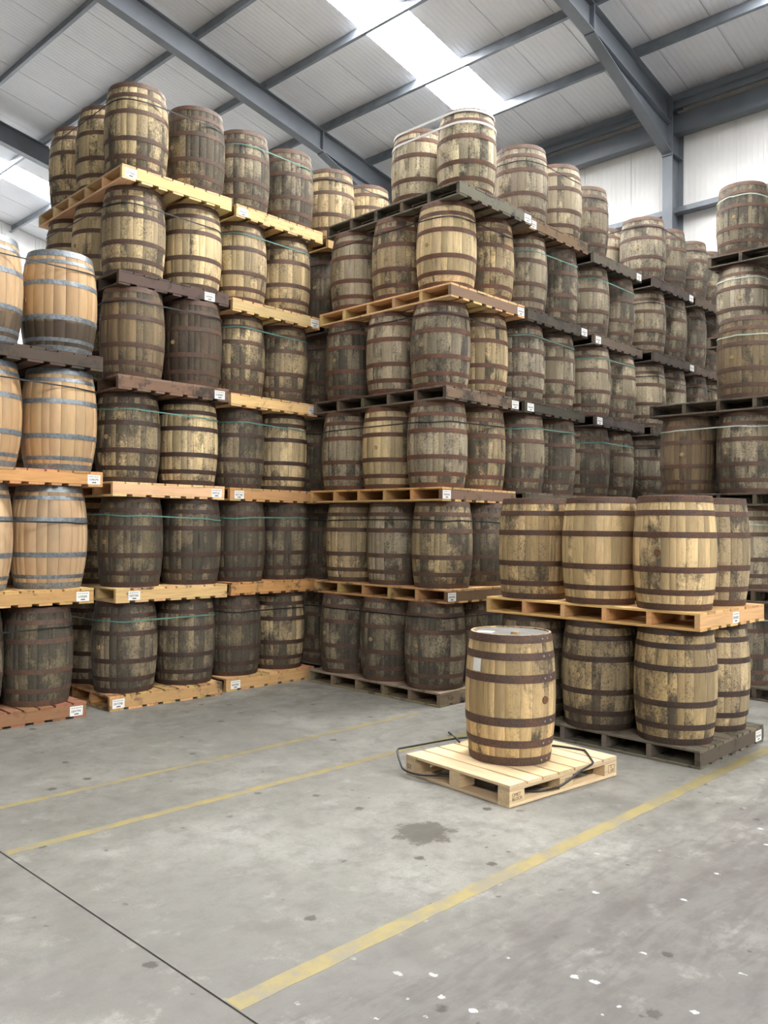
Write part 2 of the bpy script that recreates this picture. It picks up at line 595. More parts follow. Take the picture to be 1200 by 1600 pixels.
def floor_line(x0, y0, x1, y1, w, label):
    mb = MB()
    d = Vector((x1 - x0, y1 - y0, 0)).normalized()
    nrm = Vector((-d.y, d.x, 0)) * w / 2
    n = 60
    rnd = random.Random(int(y0 * 100))
    top = []
    for i in range(n + 1):
        p = Vector((x0, y0, 0)).lerp(Vector((x1, y1, 0)), i / n)
        a, b = rnd.uniform(.86, 1.04), rnd.uniform(.86, 1.04)
        top.append([p - nrm * a, p + nrm * b])
    mb.grid([[q + Vector((0, 0, .0012)) for q in r] for r in top])
    for e in (0, 1):
        mb.grid([[r[e] + Vector((0, 0, .0012)), r[e]] for r in (top if e else top[::-1])])
    o = link('floor_marking', mb.mesh('floor_marking', M['yellow']))
    struct(o, label)


floor_line(2.05, 5.49, 6.2, 5.545, .062, 'faded yellow line on the floor along the foot of the tall stacks')
floor_line(1.945, 4.715, 6.1, 4.70, .075, 'yellow floor line running to the single barrel on its pallet')
floor_line(1.94, 2.645, 9.4, 2.675, .098, 'broad yellow floor line passing the near corner of the two-tier stack')


def wall(name, make, mat, n_panels, parent_mesh):
    w = struct(link(name, parent_mesh))
    for k in range(n_panels):
        me = make(k)
        if me is not None:
            link('wall_panel', me, w)
    return w


# long wall behind the central stack: an outer skin and one liner panel per metre
mb = MB()
mb.box(X_WALL + .04, X_WALL + .1, Y_SOUTH, Y_GABLE + .3, 0, roof_z(X_WALL) + .25)
w = struct(link('wall_east', mb.mesh('wall_east', M['wall'])))
pm = MB()
pm.box(0, .04, .004, .996, 0, 9.2)
panel_me = pm.mesh('wall_panel', M['wall'])
for k in range(int(Y_SOUTH), int(Y_GABLE) + 1):
    link('wall_panel', panel_me, w, (X_WALL, k + .0, 0))


def gable_mesh(y0, y1, mat=None):
    mb = MB()
    pts = [(X_WEST, 0), (X_WALL + .1, 0), (X_WALL + .1, roof_z(X_WALL) + .25), (0, roof_z(0) + .25), (X_WEST, roof_z(X_WEST) + .25)]
    a, b = [(x, y0, z) for x, z in pts], [(x, y1, z) for x, z in pts]
    mb.quad(a)
    mb.quad(b[::-1])
    for i in range(5):
        j = (i + 1) % 5
        mb.quad([a[j], a[i], b[i], b[j]])
    return mb.mesh('gable', mat or M['gable'])


wn = struct(link('wall_north', gable_mesh(Y_GABLE + .04, Y_GABLE + .1)))
for k in range(0, 15):
    mb = MB()
    z0, z1 = roof_z(k) + .2, roof_z(k + 1) + .2
    x0, x1, y0, y1 = k + .004, k + .996, Y_GABLE, Y_GABLE + .04
    mb.quad([(x0, y0, 0), (x1, y0, 0), (x1, y0, z1), (x0, y0, z0)])
    mb.quad([(x0, y1, 0), (x0, y1, z0), (x1, y1, z1), (x1, y1, 0)])
    mb.quad([(x0, y0, 0), (x0, y0, z0), (x0, y1, z0), (x0, y1, 0)])
    mb.quad([(x1, y0, 0), (x1, y1, 0), (x1, y1, z1), (x1, y0, z1)])
    link('wall_panel', mb.mesh('wall_panel', M['gable']), wn)
struct(link('wall_south', gable_mesh(Y_SOUTH - .1, Y_SOUTH, M['block'])))
mb = MB()
mb.box(X_WEST - .1, X_WEST, Y_SOUTH, Y_GABLE + .3, 0, roof_z(X_WEST) + .25)
struct(link('wall_west', mb.mesh('wall_west', M['block'])))

# roof: one liner sheet per metre on each slope, rooflights in the place of some
mb = MB()
for s in (1, -1):
    xe = s * (X_WALL + .1)
    a = [(0, Y_SOUTH - .1, roof_z(0) + .30), (xe, Y_SOUTH - .1, roof_z(xe) + .30), (xe, Y_GABLE + .1, roof_z(xe) + .30), (0, Y_GABLE + .1, roof_z(0) + .30)]
    a = a if s > 0 else a[::-1]
    mb.quad(a)
    mb.quad([(x, y, z - .02) for x, y, z in a][::-1])
ceiling = struct(link('ceiling', mb.mesh('ceiling', M['roof'])))
SKY_Y = [-14.25, -8.25, 3.75, 9.75, 21.75]      # the two southernmost are unseen, added for frontal light
SKY_WEST = [-14.25, -8.25]  # unseen strips on the west slope, also added for frontal light
SKY_X = (3.97, 13.16)


def sheet(x0, x1, s, mat, name, drop=0.0):
    mb = MB()
    za, zb = roof_z(x0) + .21 - drop, roof_z(x1) + .21 - drop
    x0, x1 = s * x0, s * x1
    q = [(x0, .006, za), (x1, .006, zb), (x1, .994, zb), (x0, .994, za)]
    q = q[::-1] if s > 0 else q
    mb.quad(q)
    tq = [(x, y, z + .04) for x, y, z in q]
    mb.quad(tq[::-1])
    for i in range(4):
        j = (i + 1) % 4
        mb.quad([q[j], q[i], tq[i], tq[j]])
    return mb.mesh(name, mat)


full = {s: sheet(.05, X_WALL, s, M['roof'], 'roof_panel') for s in (1, -1)}
low = {s: sheet(SKY_X[1] + .01, X_WALL, s, M['roof'], 'roof_panel') for s in (1, -1)}
high = {s: sheet(.05, SKY_X[0] - .01, s, M['roof'], 'roof_panel') for s in (1, -1)}
lite = {s: sheet(SKY_X[0], SKY_X[1], s, M['sky'], 'rooflight_pane') for s in (1, -1)}
k = 0
y = -18.25
while y < Y_GABLE:
    is_sky = any(abs(y - q) < .01 for q in SKY_Y)
    for s in (1, -1):
        if is_sky and (s > 0 or y in SKY_WEST):
            link('roof_panel', low[s], ceiling, (0, y, 0))
            link('roof_panel', high[s], ceiling, (0, y, 0))
            k += 1
            o = struct(link('window_%d' % k, None, None, (0, y, 0)))  # covers both the rooflights in view and the added unseen ones
            link('rooflight_pane', lite[s], o)
        else:
            link('roof_panel', full[s], ceiling, (0, y, 0))
    y += 1.0

# purlins: Z sections running the length of the roof
PURLINS = [2.35, 3.95, 5.5, 7.12, 8.69, 10.28, 11.83, 13.19]


def extrude_y(prof, y0, y1, name, mat):
    """closed (x,z) outline swept along Y"""
    mb = MB()
    a, b = [(x, y0, z) for x, z in prof], [(x, y1, z) for x, z in prof]
    n = len(prof)
    for i in range(n):
        j = (i + 1) % n
        mb.quad([a[i], a[j], b[j], b[i]])
    mb.quad(a[::-1])
    mb.quad(b)
    return mb.mesh(name, mat)


def zed(x, z, s=1, h=.2, f=.07, th=.008):
    return [(x, z), (x + s * f, z), (x + s * f, z + th), (x + s * th, z + th), (x + s * th, z + h), (x - s * f, z + h), (x - s * f, z + h - th), (x, z + h - th)]


for xp in PURLINS:
    for s in (1, -1):
        link('purlin', extrude_y(zed(s * xp, roof_z(xp), -s), Y_SOUTH, Y_GABLE, 'purlin', M['purlin']), ceiling)


# portal frames: rafter (I section) with haunch, column
def i_beam(p0, p1, depth0, depth1, width, name, tf=.016, tw=.012):
    """I section from p0 to p1 (points on the top flange, in the plane Y = const); depth hangs down"""
    p0, p1 = Vector(p0), Vector(p1)
    mb = MB()
    w = width / 2

    def slab(a0, a1, b0, b1, hw):   # a = top line, b = bottom line
        P = [(a0.x, a0.y - hw, a0.z), (a1.x, a1.y - hw, a1.z), (a1.x, a1.y + hw, a1.z), (a0.x, a0.y + hw, a0.z),
             (b0.x, b0.y - hw, b0.z), (b1.x, b1.y - hw, b1.z), (b1.x, b1.y + hw, b1.z), (b0.x, b0.y + hw, b0.z)]
        for q in ((0, 1, 2, 3), (7, 6, 5, 4), (4, 5, 1, 0), (5, 6, 2, 1), (6, 7, 3, 2), (7, 4, 0, 3)):
            mb.quad([P[i] for i in q])
    dz = lambda v, d: v - Vector((0, 0, d))
    slab(p0, p1, dz(p0, tf), dz(p1, tf), w)
    slab(dz(p0, depth0 - tf), dz(p1, depth1 - tf), dz(p0, depth0), dz(p1, depth1), w)
    slab(dz(p0, tf), dz(p1, tf), dz(p0, depth0 - tf), dz(p1, depth1 - tf), tw / 2)
    return mb.mesh(name, M['steel'])


FRAMES = [-11.95, -5.6, .72, 7.05, 13.39, 19.72]
for yf in FRAMES:
    for s in (1, -1):
        rf = link('rafter', i_beam((0, yf, roof_z(0)), (s * 14.42, yf, roof_z(14.42)), .45, .45, .19, 'rafter'), ceiling)
        hx = 11.75
        zb = roof_z(hx) - .45
        mb = MB()
        # haunch: a tapered cutting welded under the rafter
        z1, hb = roof_z(14.42) - .45, roof_z(14.42) - .95
        for hw, za, zb0, zb1 in ((.006, 0, 0, 0),):
            P = [(s * hx, yf - hw, zb), (s * 14.42, yf - hw, z1), (s * 14.42, yf - hw, hb), (s * hx, yf + hw, zb), (s * 14.42, yf + hw, z1), (s * 14.42, yf + hw, hb)]
            for q in ((0, 2, 1), (3, 4, 5), (0, 1, 4, 3), (1, 2, 5, 4), (2, 0, 3, 5)):
                mb.quad([P[i] for i in q])
        fl = [(s * hx, zb), (s * 14.42, hb), (s * 14.42, hb - .016), (s * hx, zb - .016)]
        a, b = [(x, yf - .095, z) for x, z in fl], [(x, yf + .095, z) for x, z in fl]
        mb.quad(a)
        mb.quad(b[::-1])
        for i in range(4):
            j = (i + 1) % 4
            mb.quad([a[j], a[i], b[i], b[j]])
        mb.box(s * hx - .012, s * hx + .012, yf - .09, yf + .09, zb - .0, zb + .43)          # stiffener plate
        link('haunch', mb.mesh('haunch', M['steel']), rf)
        mb = MB()
        for xp in PURLINS:
            zz = roof_z(xp)
            mb.box(s * xp + (.004 if s < 0 else -.014), s * xp + (.014 if s < 0 else -.004), yf - .05, yf + .05, zz, zz + .16)
        link('purlin_cleat', mb.mesh('purlin_cleat', M['steel']), rf)
    col = struct(link('column', None), 'blue-grey steel column against the white wall') if abs(yf - 7.05) < .1 else struct(link('column', None))
    mb = MB()
    zt = roof_z(14.42)
    mb.box(14.42, 14.436, yf - .095, yf + .095, 0, zt)
    link('flange', mb.mesh('flange', M['steel']), col)
    mb = MB()
    mb.box(14.85, 14.866, yf - .095, yf + .095, 0, roof_z(14.85))
    link('flange', mb.mesh('flange', M['steel']), col)
    mb = MB()
    mb.box(14.436, 14.85, yf - .006, yf + .006, 0, roof_z(14.85))
    link('web', mb.mesh('web', M['steel']), col)
    mb = MB()
    for zz in (zt - .95, zt - .02):
        mb.box(14.436, 14.85, yf - .09, yf + .09, zz - .016, zz)
    link('stiffener', mb.mesh('stiffener', M['steel']), col)
    mb = MB()
    for zz in (.15, .3, .62, .78):
        for dy in (-.06, .06):
            mb.cyl((14.40, yf + dy, zt - zz), (-1, 0, 0), .016, .018, 6)
    mb.box(14.40, 14.42, yf - .1, yf + .1, zt - 1.0, zt)
    link('end_plate', mb.mesh('end_plate', M['steel']), col)

# eaves beam and wall rails
eb = struct(link('eaves_beam', None), 'dark steel eaves beam along the top of the white wall')
ZE = roof_z(14.6)
link('upper_channel', extrude_y([(14.5, ZE - .12), (14.56, ZE - .12), (14.56, ZE + .14), (14.5, ZE + .14)], Y_SOUTH, Y_GABLE, 'upper_channel', M['steel']), eb)
link('lip', extrude_y([(14.44, ZE + .0), (14.5, ZE + .0), (14.5, ZE + .02), (14.44, ZE + .02)], Y_SOUTH, Y_GABLE, 'lip', M['steel']), eb)
link('lower_channel', extrude_y([(14.62, ZE - .50), (14.84, ZE - .50), (14.84, ZE - .17), (14.62, ZE - .17)], Y_SOUTH, Y_GABLE, 'lower_channel', M['steel']), eb)
for zr in (1.6, 3.6, 5.6, 7.52):
    wr = struct(link('wall_rail', extrude_y([(14.66, zr), (14.87, zr), (14.87, zr + .012), (14.672, zr + .012), (14.672, zr + .09), (14.66, zr + .09)], Y_SOUTH, Y_GABLE, 'wall_rail', M['purlin'])))


# ------------------------------------------------------------------ barrels
class Cask:
    """shape of one kind of barrel: staves in several width patterns, hoops, heads, bung"""

    def __init__(self, H, rb, rh, hoops, n, wood, iron, patterns, seed, key, thick=.022, recess=.03):
        self.thick = thick
        self.H, self.rb, self.rh = H, rb, rh
        self.wood = wood
        self.key = key
        rnd = random.Random(seed)
        self.staves, self.joined = [], []
        for p in range(patterns):
            w = [rnd.uniform(.6, 1.45) for _ in range(n)]
            tot = sum(w)
            a = 0
            ms, big = [], MB()
            for x in w:
                b = a + x / tot * 2 * PI
                mb = MB()
                self.stave(mb, a, b, 9, 0.0)
                ms.append(mb.mesh('stave_' + key, wood, True))
                self.stave(big, a, b, 8, rnd.random())
                a = b
            self.staves.append(ms)
            self.joined.append(big.mesh('staves_' + key, wood, True, True))
        self.hoops = []
        for (z0, z1) in hoops:
            mb = MB()
            N = 44
            th = .0024
            rows = []
            prof = [(z0, 0.0), (z0, th), ((z0 + z1) / 2, th + .0005), (z1, th), (z1, 0.0)]
            for z, d in prof:
                r = self.r(z) + d
                rows.append([(r * math.cos(2 * PI * i / N), r * math.sin(2 * PI * i / N), z) for i in range(N)])
            for q in range(4):
                mb.grid(rows[q:q + 2] if q in (0, 3) else rows[1:4], close=True) if q != 2 else None
            # lap joint and its two rivets, on the bung side
            for k in (-.035, .035):
                ang = PI + .10 + k / self.rb
                zc = (z0 + z1) / 2
                r = self.r(zc) + th
                mb.cyl((r * math.cos(ang), r * math.sin(ang), zc), (math.cos(ang), math.sin(ang), 0), .0075, .004, 7, mi=1)
            self.hoops.append(mb.mesh('hoop_' + key, [iron, M['rivet'] if key == 'solo' else iron], True))
        self.heads = []
        for z in (H - recess, recess):
            mb = MB()
            r = self.r(z) - thick + .002
            s = 1 if z > H / 2 else -1
            nb = 6
            for i in range(nb):         # boards of the head, joints open by a hair
                xa, xb = -r + 2 * r * i / nb + .0012, -r + 2 * r * (i + 1) / nb - .0012
                P = []
                m = 6
                lo = [(xa + (xb - xa) * q / m, -math.sqrt(max(r * r - (xa + (xb - xa) * q / m) ** 2, 0)), z) for q in range(m + 1)]
                hi = [(x, -yy, zz) for x, yy, zz in lo]
                mb.quad(lo + hi[::-1] if s > 0 else (lo + hi[::-1])[::-1])
            self.heads.append(mb.mesh('head_' + key, M['head']))
        mb = MB()
        mb.cyl((-self.r(H * .5) + .006, 0, H * .5), (-1, 0, 0), .024, .012, 12, r2=.021)
        self.bung = mb.mesh('bung', M['bung'], False)
        mb = MB()
        mb.cyl((-self.r(H * .5) + .006, 0, H * .5), (-1, 0, 0), .03, .012, 12, r2=.027)
        self.bung_dark = mb.mesh('bung', M['bung_dark'], False)

    def r(self, z):
        t = abs(2 * z / self.H - 1)
        return self.rb - (self.rb - self.rh) * (t ** 2.1)

    def stave(self, mb, a, b, n, at):
        H = self.H
        c = .0035 / self.rb
        us = [(a, -.0028), (a + c, 0.0), ((a + b) / 2, .0006), (b - c, 0.0), (b, -.0028)]
        rows, uvs = [], []
        for i in range(n + 1):
            z = H * i / n
            r = self.r(z)
            rows.append([((r + d) * math.cos(q), (r + d) * math.sin(q), z) for q, d in us])
            uvs.append([((q - a) / (b - a), z / H) for q, d in us])
        mb.grid(rows, uvs, at)
        for z, zi, up_ in ((H, H - .05, True), (0.0, .05, False)):
            r, ri = self.r(z), self.r(z) - self.thick
            o_ = [((r + d) * math.cos(q), (r + d) * math.sin(q), z) for q, d in us]
            i_ = [(ri * math.cos(q), ri * math.sin(q), z) for q, d in us]
            l_ = [((self.r(zi) - self.thick) * math.cos(q), (self.r(zi) - self.thick) * math.sin(q), zi) for q, d in us]
            e = z / H
            uv = [[(.5, e)] * 5, [(.5, e)] * 5]
            mb.grid([o_, i_] if up_ else [i_, o_], uv, at)
            mb.grid([i_, l_] if up_ else [l_, i_], uv, at)

    def build(self, loc, rz, tint, grime, label, group, fine=True, bung=True, seed=0, hoop_col=(1, 1, 1, 1), dark_bung=False, vary=.10):
        rnd = random.Random(seed)
        root = thing('barrel', label, 'barrel', loc, rz, group)
        p = rnd.randrange(len(self.staves))
        if fine:
            for me in self.staves[p]:
                k = 1 + rnd.uniform(-vary, vary)
                g = grime + rnd.uniform(-.16, .16)
                if self.key == 'wine':
                    g = grime
                link('stave', me, root, color=(tint[0] * k, tint[1] * k * rnd.uniform(.98, 1.01), tint[2] * k * rnd.uniform(.94, 1.04), g))
            link('head', self.heads[0], root)
            link('head', self.heads[1], root)
        else:
            o = link('staves', self.joined[p], root, color=(tint[0], tint[1], tint[2], grime))
            o['kind'] = 'stuff'
            link('head', self.heads[0], root)
        for h in self.hoops:
            link('hoop', h, root, color=hoop_col)
        if bung:
            link('bung', self.bung_dark if dark_bung else self.bung, root)
        return root


HO = .89
HOOPS = [(0.002, .052), (.118, .162), (.292, .338), (.562, .608), (.735, .778), (.838, .888)]
OAK = Cask(HO, .320, .281, HOOPS, 24, M['oak'], M['hoop'], 6, 11, 'oak')
SOLO = Cask(.905, .325, .288, [(0.002, .06), (.125, .178), (.275, .335), (.575, .632), (.73, .782), (.848, .903)], 25, M['oak'], M['hoop'], 1, 5, 'solo', .013, .010)
HW = .945
WINE = Cask(HW, .345, .288, [(0.002, .06), (.095, .13), (.29, .335), (.61, .655), (.815, .85), (.885, .943)], 22, M['wine'], M['galv'], 3, 23, 'wine')

# ------------------------------------------------------------------ pallets
LX, LY, PT = 1.26, 2.0, .14          # stringer length, deck board length, height
ST_H = .1
_rnd = random.Random(3)


def box_mesh(name, lx, ly, lz):
    mb = MB()
    mb.chbox(lx, ly, lz)
    return mb.mesh(name, M['pallet'])


STRINGER = box_mesh('stringer', LX, .042, ST_H)
BOARD_W = [.098, .122, .145]
BOARD = [box_mesh('deck_board', LY, w, .02) for w in BOARD_W]


def layout(total, n, rnd):
    ws = [rnd.choice((0, 1, 2)) for _ in range(n)]
    ws[0] = ws[-1] = rnd.choice((1, 2))
    tot = sum(BOARD_W[i] for i in ws)
    gap = (total - tot) / (n - 1)
    out, x = [], 0.0
    for i in ws:
        out.append((x, i))
        x += BOARD_W[i] + gap
    return out


def label_part(root, lx, face, seed, number=None, ly=0.0, lxx=None):
    """white paper ticket stapled to the stringer (face 'x': on the long plank side, at distance lx from the near corner)"""
    W, Hh = .125, .088
    mb = MB()
    mb.box(0, W, -.0015, 0, 0, Hh)
    o = link('paper_label', mb.mesh('paper_label', M['paper']), root, (lx, -.0006, .022))
    o['label'] = 'white printed paper ticket'
    rnd = random.Random(seed)
    mb = MB()
    x = .012
    while x < W - .02:
        l = rnd.uniform(.008, .02)
        mb.box(x, min(x + l, W - .012), -.0022, -.0016, .068, .075, 0)
        x += l + .006
    mb.box(.042, .084, -.0022, -.0016, .012, .021, 1)
    pr = link('print', mb.mesh('print', [M['grey_ink'], M['ink']]), o)
    if number:
        cu = bpy.data.curves.new('number', 'FONT')
        cu.body = number
        cu.size = .031
        cu.extrude = .0003
        cu.materials.append(M['ink'])
        text_mesh(cu, 'lettering', o, (.012, -.002, .032), (PI / 2, 0, 0))
    else:
        mb = MB()
        x = .014
        while x < W - .02:
            mb.box(x, x + .011, -.0022, -.0016, .033, .054, 0)
            x += .0165
        link('lettering', mb.mesh('lettering', [M['grey_ink']]), o)
    return o


def pallet(loc, th, color, grime, label, group, seed, side=None, ticket=None):
    rnd = random.Random(seed)
    root = thing('pallet', label, 'pallet', loc, th, group)
    col = lambda c=color: (c[0] * rnd.uniform(.88, 1.1), c[1] * rnd.uniform(.88, 1.08), c[2] * rnd.uniform(.86, 1.08), max(0, grime + rnd.uniform(-.15, .15)))
    for k in range(6):
        link('stringer', STRINGER, root, (0, k * (LY - .042) / 5, .02), color=col(side if (side and k == 0) else color))
    for x, i in layout(LX, 9, rnd):
        link('deck_board', BOARD[i], root, (x + BOARD_W[i] + rnd.uniform(-.003, .003), rnd.uniform(-.004, .004), .12), (0, 0, PI / 2), col())
    for x, i in layout(LX, 7, rnd):
        link('bottom_board', BOARD[i], root, (x + BOARD_W[i], rnd.uniform(-.004, .004), 0), (0, 0, PI / 2), col())
    if ticket:
        label_part(root, ticket[0], 'x', seed, ticket[1] if len(ticket) > 1 else None)
    return root


# tints of timber
def T(r, g, b):
    return lin(r, g, b)[:3]


PALE, MID, GREY, DARK, BROWN, VDARK = T(214, 192, 150), T(196, 175, 136), T(180, 168, 144), T(154, 139, 112), T(120, 98, 74), T(96, 80, 62)
PINE, PINE2, ORNG, OLDB, OLDG, BLK = T(226, 192, 140), T(206, 166, 112), T(196, 148, 96), T(122, 98, 80), T(112, 100, 86), T(72, 64, 58)
LOOK = {  # tint, grime, words
    'pale': (PALE, .44, 'pale clean-staved'), 'palem': (PALE, .62, 'pale black-spotted'), 'mid': (MID, .62, 'ochre weathered'), 'midd': (MID, .84, 'ochre black-stained'),
    'grey': (GREY, .62, 'greyish weathered'), 'greyd': (T(160, 149, 126), .88, 'grey mould-darkened'), 'dark': (DARK, .95, 'dark mouldy'), 'brown': (T(126, 108, 82), .5, 'dull brown sooty'),
    'vbrown': (T(84, 68, 54), .5, 'almost black-brown'), 'black': (MID, 1.12, 'black-streaked'), 'vdark': (T(142, 128, 100), 1.05, 'blackened'), 'clean': (T(214, 188, 142), .30, 'clean straw-coloured'),
    'ash': (T(168, 158, 138), .7, 'ash-grey dry'), 'honey': (T(200, 174, 128), .58, 'honey-coloured'), 'white': (T(212, 200, 170), .58, 'bleached pale'),
}
ORD = ['first', 'second', 'third', 'fourth', 'fifth', 'sixth', 'seventh', 'eighth', 'ninth', 'tenth']
TIER = ['bottom', 'second', 'third', 'fourth', 'fifth', 'top']
P = 1.03

# stack -> per tier near corner of the pallet, from the survey of the photograph
POS = {
    'A1': [(4.077, 7.588), (4.116, 7.573), (4.074, 7.586), (4.088, 7.543), (4.118, 7.619), (4.126, 7.606)],
    'A2': [(5.46, 7.644), (5.504, 7.644), (5.495, 7.673), (5.485, 7.665), (5.475, 7.644), (5.50, 7.637)],
    'A3': [(6.87, 7.68), (6.88, 7.69), (6.87, 7.70), (6.88, 7.69), (6.87, 7.68), (6.88, 7.68)],
    'B1': [(6.539, 5.556), (6.58, 5.509), (6.559, 5.572), (6.591, 5.56), (6.61, 5.522), (6.655, 5.463)],
    'B2': [(7.95, 5.53), (7.96, 5.53), (7.95, 5.54), (7.94, 5.55), (7.96, 5.53), (7.952, 5.522)],
    'B3': [(9.53, 5.60), (9.52, 5.59), (9.53, 5.60), (9.532, 5.587), (9.538, 5.619), (9.508, 5.622)],
    'B4': [(11.02, 5.57), (11.01, 5.57), (11.03, 5.58), (11.02, 5.57), (11.03, 5.571), (11.01, 5.572)],
    'B5': [(12.40, 5.58), (12.41, 5.57), (12.40, 5.57), (12.41, 5.57), (12.40, 5.58), (12.40, 5.57)],
    'C1': [(6.291, 2.791), (6.274, 2.789)],
    'R1': [(9.29, 2.74), (9.28, 2.75), (9.29, 2.74), (9.29, 2.74)],
    'R2': [(10.74, 2.69), (10.74, 2.69), (10.75, 2.69), (10.74, 2.68), (10.74, 2.70), (10.74, 2.69)],
    'W1': [(2.566, 7.55), (2.62, 7.55), (2.69, 7.55), (2.67, 7.55)],
}
ROT = {'A1': -1.85, 'A2': .6, 'C1': .2}
WZ = [0.0, 1.05, 2.137, 3.224]
BX = {'A1': (.315, 1.0), 'A2': (.31, .97), 'C1': (.275, .93)}      # where the barrels stand along X


def tier_z(s, t):
    return WZ[t] if s == 'W1' else t * P


PCOL = {  # pallets: colour, grime, words, plank colour, ticket (distance, digits)
    ('A1', 0): (PINE2, .55, 'black-ended tan pine pallet', None, (.03, '097298')), ('A1', 1): (PINE, .4, 'tan pine pallet', None, (.13, '097790')),
    ('A1', 2): (T(236, 204, 152), .15, 'fresh pale pine pallet', None, (1.10, '097741')), ('A1', 3): (T(132, 108, 92), .5, 'reddish brown old pallet', None, (1.08, '078987')),
    ('A1', 4): (T(88, 76, 68), .6, 'dark brown old pallet', None, (.96, '049981')), ('A1', 5): (T(240, 210, 160), .1, 'fresh pale pine pallet', None, (.03, '077986')),
    ('A2', 0): (PINE2, .35, 'tan pine pallet', None, (.06, '089080')), ('A2', 1): (ORNG, .5, 'orange-brown knotty pallet', None, None), ('A2', 2): (PINE2, .35, 'tan pine pallet with dark stains', None, (.06, '097788')),
    ('A2', 3): (PINE, .15, 'pale yellow pine pallet', None, (1.12,)), ('A2', 4): (PINE, .15, 'pale yellow pine pallet', None, (1.12,)), ('A2', 5): (T(214, 182, 134), .25, 'weathered pine pallet', None, (.03,)),
    ('A3', 5): (T(190, 160, 118), .3, 'tan pine pallet', None, None),
    ('B1', 0): (T(150, 134, 110), .6, 'grey-brown weathered pallet', None, None), ('B1', 1): (T(200, 162, 112), .5, 'dark brown-sided pine pallet', T(112, 88, 66), (.01,)),
    ('B1', 2): (PINE2, .45, 'dull brown-sided pine pallet', T(120, 102, 84), (.01,)), ('B1', 3): (OLDG, .65, 'dark grey old pallet', T(118, 100, 86), (1.13,)),
    ('B1', 4): (PINE, .2, 'pinkish brown-sided pale pallet', T(150, 118, 98), (1.13,)), ('B1', 5): (T(112, 104, 92), .5, 'dark grey-brown old pallet', None, (1.12,)),
    ('B2', 5): (T(120, 98, 76), .5, 'brown old pallet', None, (.02,)), ('B2', 4): (BLK, .6, 'black-brown old pallet', None, (1.12,)), ('B2', 3): (BLK, .6, 'black-brown old pallet', None, (.05,)),
    ('B3', 5): (T(84, 78, 72), .5, 'dark grey old pallet', None, (1.12,)), ('B3', 4): (T(90, 82, 74), .5, 'dark grey old pallet', None, (.03,)), ('B3', 3): (BLK, .6, 'black-brown old pallet', None, (.03,)),
    ('B4', 5): (BLK, .6, 'black-brown old pallet', None, (1.12,)), ('B4', 4): (BLK, .6, 'black-brown old pallet', None, (1.12,)),
    ('C1', 0): (T(116, 108, 96), .55, 'dark grey weathered pallet', T(92, 84, 74), (1.08,)), ('C1', 1): (T(226, 182, 126), .15, 'orange-toned new pine pallet', None, (.60,)),
    ('W1', 0): (T(156, 112, 82), .45, 'reddish brown pallet', None, (1.10, '084794')), ('W1', 1): (PINE2, .3, 'tan pine pallet', None, (1.09, '109080')),
    ('W1', 2): (T(208, 156, 108), .25, 'orange-tan pine pallet', None, (1.11, '109079')), ('W1', 3): (T(84, 70, 62), .5, 'dark brown old pallet', None, None),
}
STACK = {'A1': 'left wall of barrels', 'A2': 'left wall of barrels', 'A3': 'left wall of barrels', 'B1': 'central stack', 'B2': 'central stack', 'B3': 'central stack', 'B4': 'central stack', 'B5': 'central stack',
         'C1': 'two-tier stack', 'R1': 'rear right stack', 'R2': 'tallest rear stack', 'W1': 'pale cask stack'}
PWHERE = {'A1': 'first column of the left wall', 'A2': 'second column of the left wall', 'A3': 'third column of the left wall', 'B1': 'front column of the central stack', 'B2': 'second column of the central stack',
          'B3': 'third column of the central stack', 'B4': 'fourth column of the central stack', 'B5': 'fifth column of the central stack', 'C1': 'two-tier stack', 'R1': 'rear right stack',
          'R2': 'tallest rear stack', 'W1': 'pale cask stack'}
pallets = {}
for s, tiers in POS.items():
    for t, (x, y) in enumerate(tiers):
        c, gr, words, side, tick = PCOL.get((s, t), (T(96, 86, 74), .6, 'dark weathered pallet', None, None))
        sd = sum(ord(q) for q in s) * 31 + t * 7
        th = math.radians(ROT.get(s, 0) + random.Random(sd).uniform(-.35, .35))
        under = 'standing on the floor' if t == 0 else 'under the %s tier' % TIER[t]
        pallets[(s, t)] = pallet((x, y, tier_z(s, t)), th, c, gr, '%s %s, %s' % (words, under, PWHERE[s]), 'pallets in the barrel stacks', sd, side, tick)

